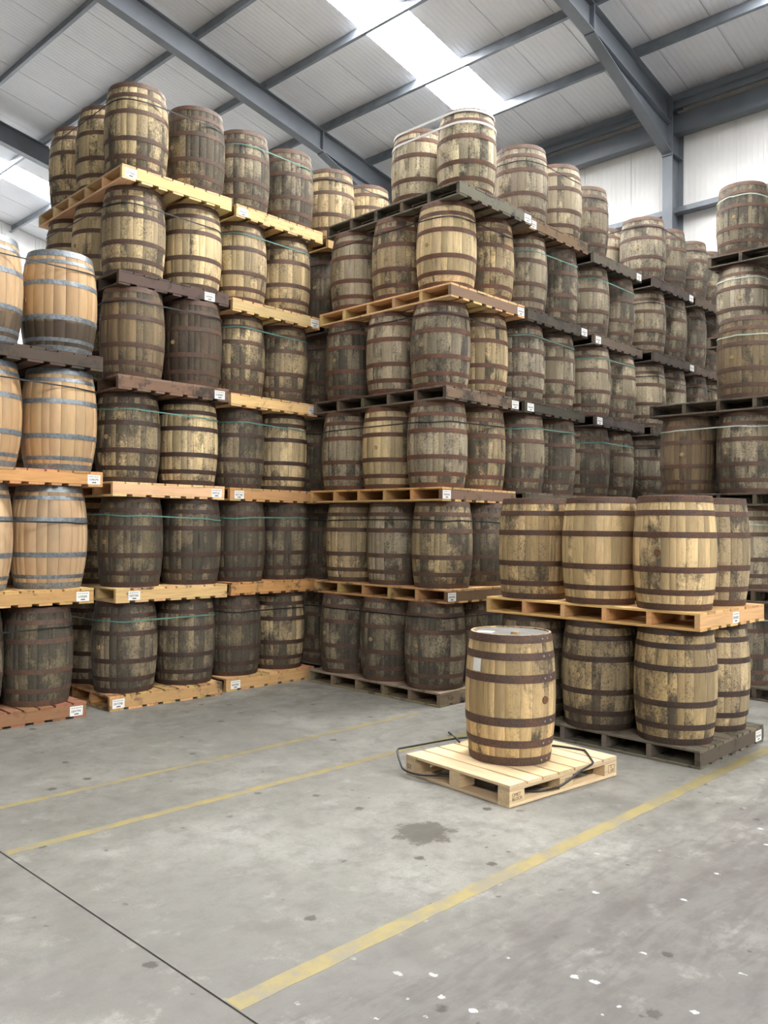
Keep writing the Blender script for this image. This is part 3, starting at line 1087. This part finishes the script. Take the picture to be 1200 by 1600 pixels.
# ------------------------------------------------------------------ which barrels stand where
# (stack, tier): looks of the barrels; keys (i, j): i along X from the near corner, j along Y
LOOKS = {
    ('A1', 5): {(0, 0): 'palem', (1, 0): 'black', (0, 1): 'palem', (0, 2): 'palem'}, ('A1', 4): {(0, 0): 'palem', (1, 0): 'pale', (0, 1): 'pale', (0, 2): 'pale'},
    ('A1', 3): {(0, 0): 'brown', (1, 0): 'vbrown'}, ('A1', 2): {(0, 0): 'midd', (1, 0): 'palem'}, ('A1', 1): {(0, 0): 'vdark', (1, 0): 'dark'}, ('A1', 0): {(0, 0): 'dark', (1, 0): 'dark'},
    ('A2', 5): {(0, 0): 'greyd', (1, 0): 'greyd'}, ('A2', 4): {(0, 0): 'mid', (1, 0): 'mid'}, ('A2', 3): {(0, 0): 'midd', (1, 0): 'midd'}, ('A2', 2): {(0, 0): 'dark', (1, 0): 'palem'},
    ('A2', 1): {(0, 0): 'vdark', (1, 0): 'dark'}, ('A2', 0): {(0, 0): 'vdark', (1, 0): 'midd'},
    ('A3', 5): {(0, 0): 'mid', (1, 0): 'mid'},
    ('B1', 5): {(0, 0): 'white', (0, 1): 'white'}, ('B1', 4): {(0, 0): 'pale', (0, 1): 'mid', (0, 2): 'grey', (1, 0): 'mid'}, ('B1', 3): {(0, 0): 'grey', (0, 1): 'grey', (0, 2): 'greyd', (1, 0): 'mid'},
    ('B1', 2): {(0, 0): 'grey', (0, 1): 'palem', (0, 2): 'grey', (1, 0): 'mid'}, ('B1', 1): {(0, 0): 'midd', (0, 1): 'grey', (0, 2): 'mid', (1, 0): 'dark'},
    ('B1', 0): {(0, 0): 'greyd', (0, 1): 'greyd', (0, 2): 'greyd', (1, 0): 'dark'},
    ('C1', 1): {(0, 0): 'clean', (0, 1): 'clean', (0, 2): 'honey', (1, 0): 'mid'}, ('C1', 0): {(0, 0): 'honey', (0, 1): 'midd', (0, 2): 'dark', (1, 0): 'mid'},
}
BDEF = {5: 'grey', 4: 'grey', 3: 'grey', 2: 'grey', 1: 'dark', 0: 'dark'}
HOOPC = {('C1', 0): (.5, .52, .56, 1), ('C1', 1): (.95, .86, .82, 1), ('A1', 2): (.55, .56, .6, 1), ('A2', 2): (.62, .62, .66, 1), ('A1', 1): (.6, .6, .62, 1), ('A1', 0): (.55, .55, .58, 1), ('A2', 0): (.6, .58, .58, 1), ('A2', 1): (.65, .62, .62, 1),
         ('B1', 5): (1.2, 1.02, .95, 1), ('B1', 4): (1.25, 1.05, .98, 1), ('B1', 3): (1.3, 1.08, 1.0, 1), ('B1', 2): (1.2, 1.0, .92, 1)}
MISSING = {('B1', 5): {(0, 2), (1, 0), (1, 1), (1, 2)}, ('B3', 5): {(1, 0)}, ('R1', 3): {(0, 2), (1, 2)}}
# places deep inside the stacks that no one standing in the aisle sees: left empty
INSIDE = {'A1': '302 411 511', 'A2': '001 011 101 111 201 211 301 311 401 411 501 511', 'A3': '001 010 101 110 201 210 301 310 401 410 501', 'B1': '011 111 211 311 411',
          'B2': '001 011 101 111 201 211 301 311 401 411 501 511', 'B3': '001 011 101 111 201 211 301 311 401 411 501 511', 'B4': '001 011 101 111 201 211 301 311 401 411 511',
          'B5': '001 011 101 111 201 211 301 311 401 411 501 511', 'R1': '011 012 111 112 211 311', 'R2': '012 112 212 312 412 512', 'W1': '101 201'}
SHIFT = {('B1', 5, 0, 0): (.2, 0), ('B1', 5, 0, 1): (.2, 0), ('B2', 5, 1, 0): (.07, 0)}
barrels = {}
GROUP = {'A': 'barrels in the left wall', 'B': 'barrels in the central stack', 'C': 'barrels on the two-tier stack', 'R': 'barrels in the rear right stacks', 'W': 'casks in the pale stack'}


def where(s, t, i, j):
    tn = TIER[t] if not (s == 'R1' and t == 3) else 'top'
    if s == 'C1':
        tn = ('lower', 'upper')[t]
    if s[0] == 'A':
        k = (int(s[1]) - 1) * 2 + i
        if j == 0:
            return '%s along the %s tier of the left wall' % (ORD[k], tn)
        if i == 0 and s == 'A1':
            return '%s back along the end of the left wall, %s tier' % (ORD[j], tn)
        return 'behind the %s along the %s tier of the left wall' % (ORD[k], tn) if j == 1 else 'two rows behind the %s on the %s tier, left wall' % (ORD[k], tn)
    if s[0] == 'B':
        k = (int(s[1]) - 1) * 2 + i
        if s == 'B1' and i == 0:
            if j == 0:
                return 'at the front corner of the central stack, %s tier' % tn
            return '%s leftwards along the end of the central stack, %s tier' % (ORD[j], tn)
        if j == 0:
            return '%s along the flank of the central stack, %s tier' % (ORD[k], tn)
        return 'hidden behind the %s along the central flank, %s tier' % (ORD[k], tn) if j == 1 else 'two rows behind the %s along the central flank, %s tier' % (ORD[k], tn)
    if s == 'C1':
        if i == 0:
            return ('at the near corner', 'in the middle', 'at the far left')[j] + ' of the %s row, two-tier stack' % tn
        return ('second along the side', 'behind the middle one', 'behind the far left one')[j] + ' of the %s row, two-tier stack' % tn
    if s[0] == 'R':
        n = 'rear right stack' if s == 'R1' else 'tallest rear stack'
        if i == 0:
            return ('third', 'second', 'first')[j] + ' along the %s tier of the %s' % (tn, n)
        return 'behind the %s along the %s tier of the %s' % (('third', 'second', 'first')[j], tn, n)
    return ('behind the ' if j else '') + '%s along the %s tier of the pale cask stack' % (ORD[i], tn)


def want(s, t):
    """places on a pallet whose barrel can be seen"""
    out = []
    for i in range(2):
        for j in range(3):
            if (i, j) in MISSING.get((s, t), ()) or '%d%d%d' % (t, i, j) in INSIDE.get(s, '').split():
                continue
            if s == 'A1':
                ok = j == 0 or (i == 0 and t >= 3) or j == 1
            elif s == 'A2':
                ok = j <= 1
            elif s == 'A3':
                ok = j == 0 or (j == 1 and i == 0)
            elif s == 'B1':
                ok = i == 0 or j <= 1
            elif s[0] == 'B':
                ok = j <= 1
            elif s == 'C1':
                ok = True
            elif s == 'R1':
                ok = j >= 1
            elif s == 'R2':
                ok = j == 2
            elif s == 'W1':
                ok = j == 0 or (j == 1 and t < 3)
            if ok:
                out.append((i, j))
    return out


for (s, t), root in list(pallets.items()):
    th = root.rotation_euler.z
    for (i, j) in want(s, t):
        sd = hash((s[0] == 'q', ord(s[0]), int(s[1]), t, i, j)) & 0xffff
        rnd = random.Random(sd)
        if s == 'W1' and t > 0:
            bx, by = (.27, .985)[i], .35 + .71 * j
        elif s == 'W1':
            bx, by = (.28, .93)[i], .33 + .67 * j
        else:
            bx, by = BX.get(s, (.305, .965))[i], .33 + .67 * j
            if s == 'A1' and j > 0 and i == 1:
                bx = .965
        dx, dy = SHIFT.get((s, t, i, j), (0, 0))
        jx = rnd.uniform(-.005, .005)
        bx, by = bx + dx + jx, by + dy + rnd.uniform(-.006, .006)
        x = root.location.x + bx * math.cos(th) - by * math.sin(th)
        y = root.location.y + bx * math.sin(th) + by * math.cos(th)
        z = tier_z(s, t) + PT
        rz = math.radians(rnd.uniform(-22, 22))
        wh = where(s, t, i, j)
        if s == 'W1' and t > 0:
            spill = .33 if t == 3 else -.3
            tint = rnd.choice([T(204, 174, 134), T(198, 166, 124), T(202, 174, 138)])
            if j == 0:
                extra = 'with dark spill near its foot, ' if t == 3 else ''
                b = WINE.build((x, y, z), rz, tint, spill, ('pale tan cask with grey hoops, ' if t < 3 else 'grey-hooped tan cask with spill-darkened foot, ') + wh, GROUP['W'], True, t == 3 and i == 1, sd)
            else:
                b = WINE.build((x, y, z), rz, tint, spill, 'pale tan cask standing ' + wh, GROUP['W'], False, False, sd)
        else:
            if s == 'W1':
                lk = 'vdark'
            elif s[0] == 'R':
                lk = rnd.choice(['grey', 'brown', 'greyd', 'ash'])
            elif s[0] in 'B' and (s, t) not in LOOKS:
                lk = rnd.choice(['grey', 'greyd', 'greyd', 'ash'])
            elif s[0] in 'A' and (s, t) not in LOOKS:
                lk = 'dark'
            else:
                lk = LOOKS.get((s, t), {}).get((i, j), rnd.choice(['mid', 'midd', 'grey']))
            tint, gr, words = LOOK[lk]
            kt = rnd.uniform(.9, 1.06)
            tint = tuple(q * kt for q in tint)
            front = j == 0 or (s == 'A1' and i == 0) or (s == 'B1' and i == 0) or (s[0] in 'RC' and i == 0)
            fine = front and s not in ('B4', 'B5', 'A3')
            b = OAK.build((x, y, z), rz, tint, gr + rnd.uniform(-.06, .06), '%s barrel %s' % (words, wh) if j == 0 or 'behind' not in wh else '%s barrel %s' % (words, wh), GROUP[s[0]], fine, front and not (s == 'C1' and (t, j) in ((1, 1), (1, 2))), sd, HOOPC.get((s, t), (1, 1, 1, 1)), s == 'C1' and t == 1)
        barrels[(s, t, i, j)] = b

# ------------------------------------------------------------------ the single barrel on the new pallet
sp = thing('pallet', 'new pale block pallet on the open floor carrying one barrel', 'pallet', (4.535, 3.262, 0), math.radians(-5.3))
PW, PL = 1.17, .99                  # along local x, along local y
FRESH = T(224, 200, 164)


def sboard(name, x, y, z, lx, ly, lz, rot=False, parent=sp, tint=FRESH):
    mb = MB()
    if rot:
        mb.chbox(ly, lx, lz)
        o = link(name, mb.mesh(name, M['pallet']), parent, (x + lx, y, z), (0, 0, PI / 2))
    else:
        mb.chbox(lx, ly, lz)
        o = link(name, mb.mesh(name, M['pallet']), parent, (x, y, z))
    k = random.uniform(.9, 1.05)
    o.color = (tint[0] * k, tint[1] * k, tint[2] * k * random.uniform(.92, 1.04), .12)
    return o


ws = [.16, .14, .15, .16, .15, .14, .16]
gap = (PW - sum(ws)) / 6
x = 0
for w_ in ws:
    sboard('deck_board', x, random.uniform(-.003, .003), .122, w_, PL, .021, True)
    x += w_ + gap
for yb in (0, PL / 2 - .05, PL - .1):
    sboard('stringer_board', 0, yb, .1, PW, .1, .0215)
blocks = []
for xb, wx in ((0, .145), (PW / 2 - .0725, .145), (PW - .145, .145)):
    for yb in (0, PL / 2 - .05, PL - .1):
        blocks.append(((xb, yb), sboard('block', xb, yb, .021, wx, .1, .0785)))
for yb in (0, PL - .1):
    sboard('bottom_board', 0, yb, 0, PW, .1, .0205)
for xb in (0, PW / 2 - .06, PW - .12):
    sboard('bottom_board', xb, .1 + .002, 0, .12, PL - .204, .0205, True)


def stamp(block, text, size, x, z, face='y', sq=None):
    cu = bpy.data.curves.new('stamp', 'FONT')
    cu.body = text
    cu.size = size
    cu.extrude = .0003
    cu.space_line = .85
    cu.materials.append(M['ink'])
    if face == 'y':
        o = text_mesh(cu, 'stamped_lettering', block, (x, -.0006, z), (PI / 2, 0, 0))
    else:
        o = text_mesh(cu, 'stamped_lettering', block, (-.0006, x, z), (PI / 2, 0, -PI / 2))
    return o


for (xb, yb), o in blocks:
    if (xb, yb) == (0, 0):
        stamp(o, 'OMET\nBLOCK', .031, .024, .044)
    elif yb == 0 and abs(xb - (PW / 2 - .0725)) < .01:
        stamp(o, 'ETP', .034, .058, .04)
    elif yb == 0 and xb > .9:
        e = stamp(o, 'E\nUK', .03, .07, .045)
        mb = MB()
        for a in ((.045, .118, .012, .0145), (.045, .118, .0655, .068), (.045, .0475, .012, .068), (.1155, .118, .012, .068)):
            mb.box(a[0], a[1], -.0007, -.0002, a[2], a[3])
        link('stamped_frame', mb.mesh('stamped_frame', M['ink']), o)
    elif xb == 0 and yb > .8:
        stamp(o, '01', .05, .088, .022, 'x')

sb = SOLO.build((5.14, 3.70, .1435), math.radians(264 - 180), T(202, 174, 128), .42, 'single honey-coloured oak barrel standing alone on the new pallet', None, True, True, 77, (.92, .92, .96, 1), True, .07)
pl = MB()
a0 = math.radians(180) - math.radians(103)
mb = MB()
zlo, zhi = .64, .73
rows = []
for z in (zlo, (zlo + zhi) / 2, zhi):
    r = SOLO.r(z) + .0025
    rows.append([(r * math.cos(q), r * math.sin(q), z) for q in [a0 + k * .05 for k in range(6)]])
mb.grid(rows)
o = link('paper_label', mb.mesh('paper_label', M['paper']), sb)
o['label'] = 'blank white paper label on the side'
mb = MB()
mb.box(-.06, .06, -.045, .045, .8952, .8964)
o = link('paper_label', mb.mesh('paper_label', M['paper']), sb, (.11, .15, 0), (0, 0, .5))
o['label'] = 'white paper sheet lying on the head'
mb = MB()
mb.cyl((0, 0, .894), (0, 0, 1), .033, .02, 14, r2=.029)
o = link('bung', mb.mesh('bung', M['bung']), sb, (-.11, .075, 0))
o['label'] = 'pale wooden bung on top'

# loose strapping around the new pallet
loc = lambda x, y, z: tuple(sp.matrix_basis @ Vector((x, y, z)))


def spline(pts, n=8):
    pts = [Vector(p) for p in pts]
    out = []
    for i in range(len(pts) - 1):
        p0, p1, p2, p3 = pts[max(i - 1, 0)], pts[i], pts[i + 1], pts[min(i + 2, len(pts) - 1)]
        for k in range(n):
            t = k / n
            out.append(.5 * ((2 * p1) + (p2 - p0) * t + (2 * p0 - 5 * p1 + 4 * p2 - p3) * t * t + (3 * p1 - p0 - 3 * p2 + p3) * t ** 3))
    out.append(pts[-1])
    return out


sp.matrix_basis = Matrix.Translation(sp.location) @ Matrix.Rotation(math.radians(-5.3), 4, 'Z')
mb = MB()
mb.tube(spline([loc(.78, .93, .15), loc(.675, .993, .16), loc(.499, 1.028, .165), loc(.231, 1.065, .16), loc(.06, 1.105, .152), loc(.026, 1.109, .148), loc(.0, 1.085, .13), loc(-.046, 1.005, .09), loc(-.062, .944, .05), loc(-.055, .797, .045), loc(.007, .66, .058), loc(.06, .60, .06)], 6), .0075)
tag(link('loose_strap', mb.mesh('loose_strap', M['black_strap'], True)), 'black strapping looped loosely off the left side of the new pallet', 'strap', 'loose black strapping')
mb = MB()
mb.tube(spline([loc(.93, .55, .152), loc(1.006, .462, .152), loc(1.06, .33, .152), loc(1.082, .236, .152), loc(1.07, .2, .152), loc(.90, .02, .152), loc(.865, -.012, .15), loc(.84, -.02, .14), loc(.70, -.024, .118), loc(.62, -.018, .085), loc(.488, -.014, .052), loc(.40, .03, .034), loc(.324, .064, .032), loc(.24, .16, .036), loc(.2, .3, .03)], 6), .0075)
tag(link('loose_strap', mb.mesh('loose_strap', M['black_strap'], True)), 'black strapping lying across the new pallet beside the single barrel', 'strap', 'loose black strapping')
mb = MB()
mb.tube([loc(.53, .965, .15), loc(.525, 1.01, .178)], .009, 8)
mb.tube([loc(.525, 1.01, .178), loc(.52, 1.05, .197)], .004, 6)
mb.tube([loc(.52, 1.05, .197), loc(.518, 1.075, .208)], .009, 8)
tag(link('strap_buckle', mb.mesh('strap_buckle', M['black_strap'], True)), 'small black strap tensioner sticking up behind the new pallet', 'strap buckle')


# ------------------------------------------------------------------ bands that tie the barrels of one pallet together
def hull(pts):
    pts = sorted(set(pts))
    def half(ps):
        o = []
        for p in ps:
            while len(o) >= 2 and (o[-1][0] - o[-2][0]) * (p[1] - o[-2][1]) - (o[-1][1] - o[-2][1]) * (p[0] - o[-2][0]) <= 0:
                o.pop()
            o.append(p)
        return o
    a, b = half(pts), half(pts[::-1])
    return a[:-1] + b[:-1]


def band(s, t, zrel, mat, w, words, tilt=0.0, wavy=.006):
    cask = WINE if (s == 'W1' and t > 0) else OAK
    mem = [b for (ss, tt, i, j), b in barrels.items() if ss == s and tt == t]
    full_mem = [(b.location.x, b.location.y) for b in mem]
    r = max(cask.r(zrel), cask.r(zrel + w)) + .0085
    pts = []
    for x, y in full_mem:
        pts += [(round(x + r * math.cos(2 * PI * k / 40), 5), round(y + r * math.sin(2 * PI * k / 40), 5)) for k in range(40)]
    h = hull(pts)
    base = tier_z(s, t) + PT
    mb = MB()
    n = len(h)
    cx, cy = sum(p[0] for p in h) / n, sum(p[1] for p in h) / n
    def zz(k):
        x, y = h[k]
        return base + zrel + tilt * (x - cx) + wavy * math.sin(k * .7 + t)
    ring = lambda d, dz: [(cx + (x - cx) * (1 + d / math.hypot(x - cx, y - cy)), cy + (y - cy) * (1 + d / math.hypot(x - cx, y - cy)), zz(k) + dz) for k, (x, y) in enumerate(h)]
    mb.grid([ring(0, 0), ring(.0015, 0), ring(.0015, w), ring(0, w)], close=True)
    mb.grid([ring(0, w), ring(0, 0)], close=True)
    mb.v = [(q[0] - cx, q[1] - cy, q[2] - base) for q in mb.v]
    o = link('strapping_band', mb.mesh('strapping_band', mat), None, (cx, cy, base))
    tn = TIER[t] if not (s == 'R1' and t == 3) else 'top'
    if s == 'C1':
        tn = ('lower', 'upper')[t]
    tag(o, '%s strapping band round the %s tier, %s' % (words, tn, PWHERE[s]), 'strap', 'bands round the stacked barrels')
    return o


K, TL, PS = M['black_strap'], M['teal_strap'], M['pale_strap']
for s in ('A1', 'A2', 'A3', 'B1', 'B2', 'B3', 'B4', 'B5', 'R1', 'R2', 'W1'):
    for t in range(len(POS[s])):
        if s == 'B1' and t == 5:
            continue
        if s[0] == 'R':
            m, wd = PS, 'pale green'
        elif (s, t) in {('A1', 0), ('A1', 1), ('A1', 2), ('A2', 5), ('A2', 4), ('A2', 3), ('A2', 2), ('A2', 1)} or (s in ('B2', 'B3') and t in (2, 3, 4)):
            m, wd = TL, 'teal green'
        else:
            m, wd = K, 'thin black'
        sd = random.Random(ord(s[0]) * 100 + int(s[1]) * 10 + t)
        z = (.70 if s[0] != 'W' else .74) + sd.uniform(-.03, .04)
        if s == 'W1' and t == 1:
            z = .60
        if s == 'W1' and t == 0:
            z = .685
        band(s, t, z, m, .013, wd, sd.uniform(-.03, .03))
for z in (.845, .715):
    b = band('B1', 5, z, M['white_strap'], .024, ('upper' if z > .8 else 'lower') + ' wide white', 0, .002)
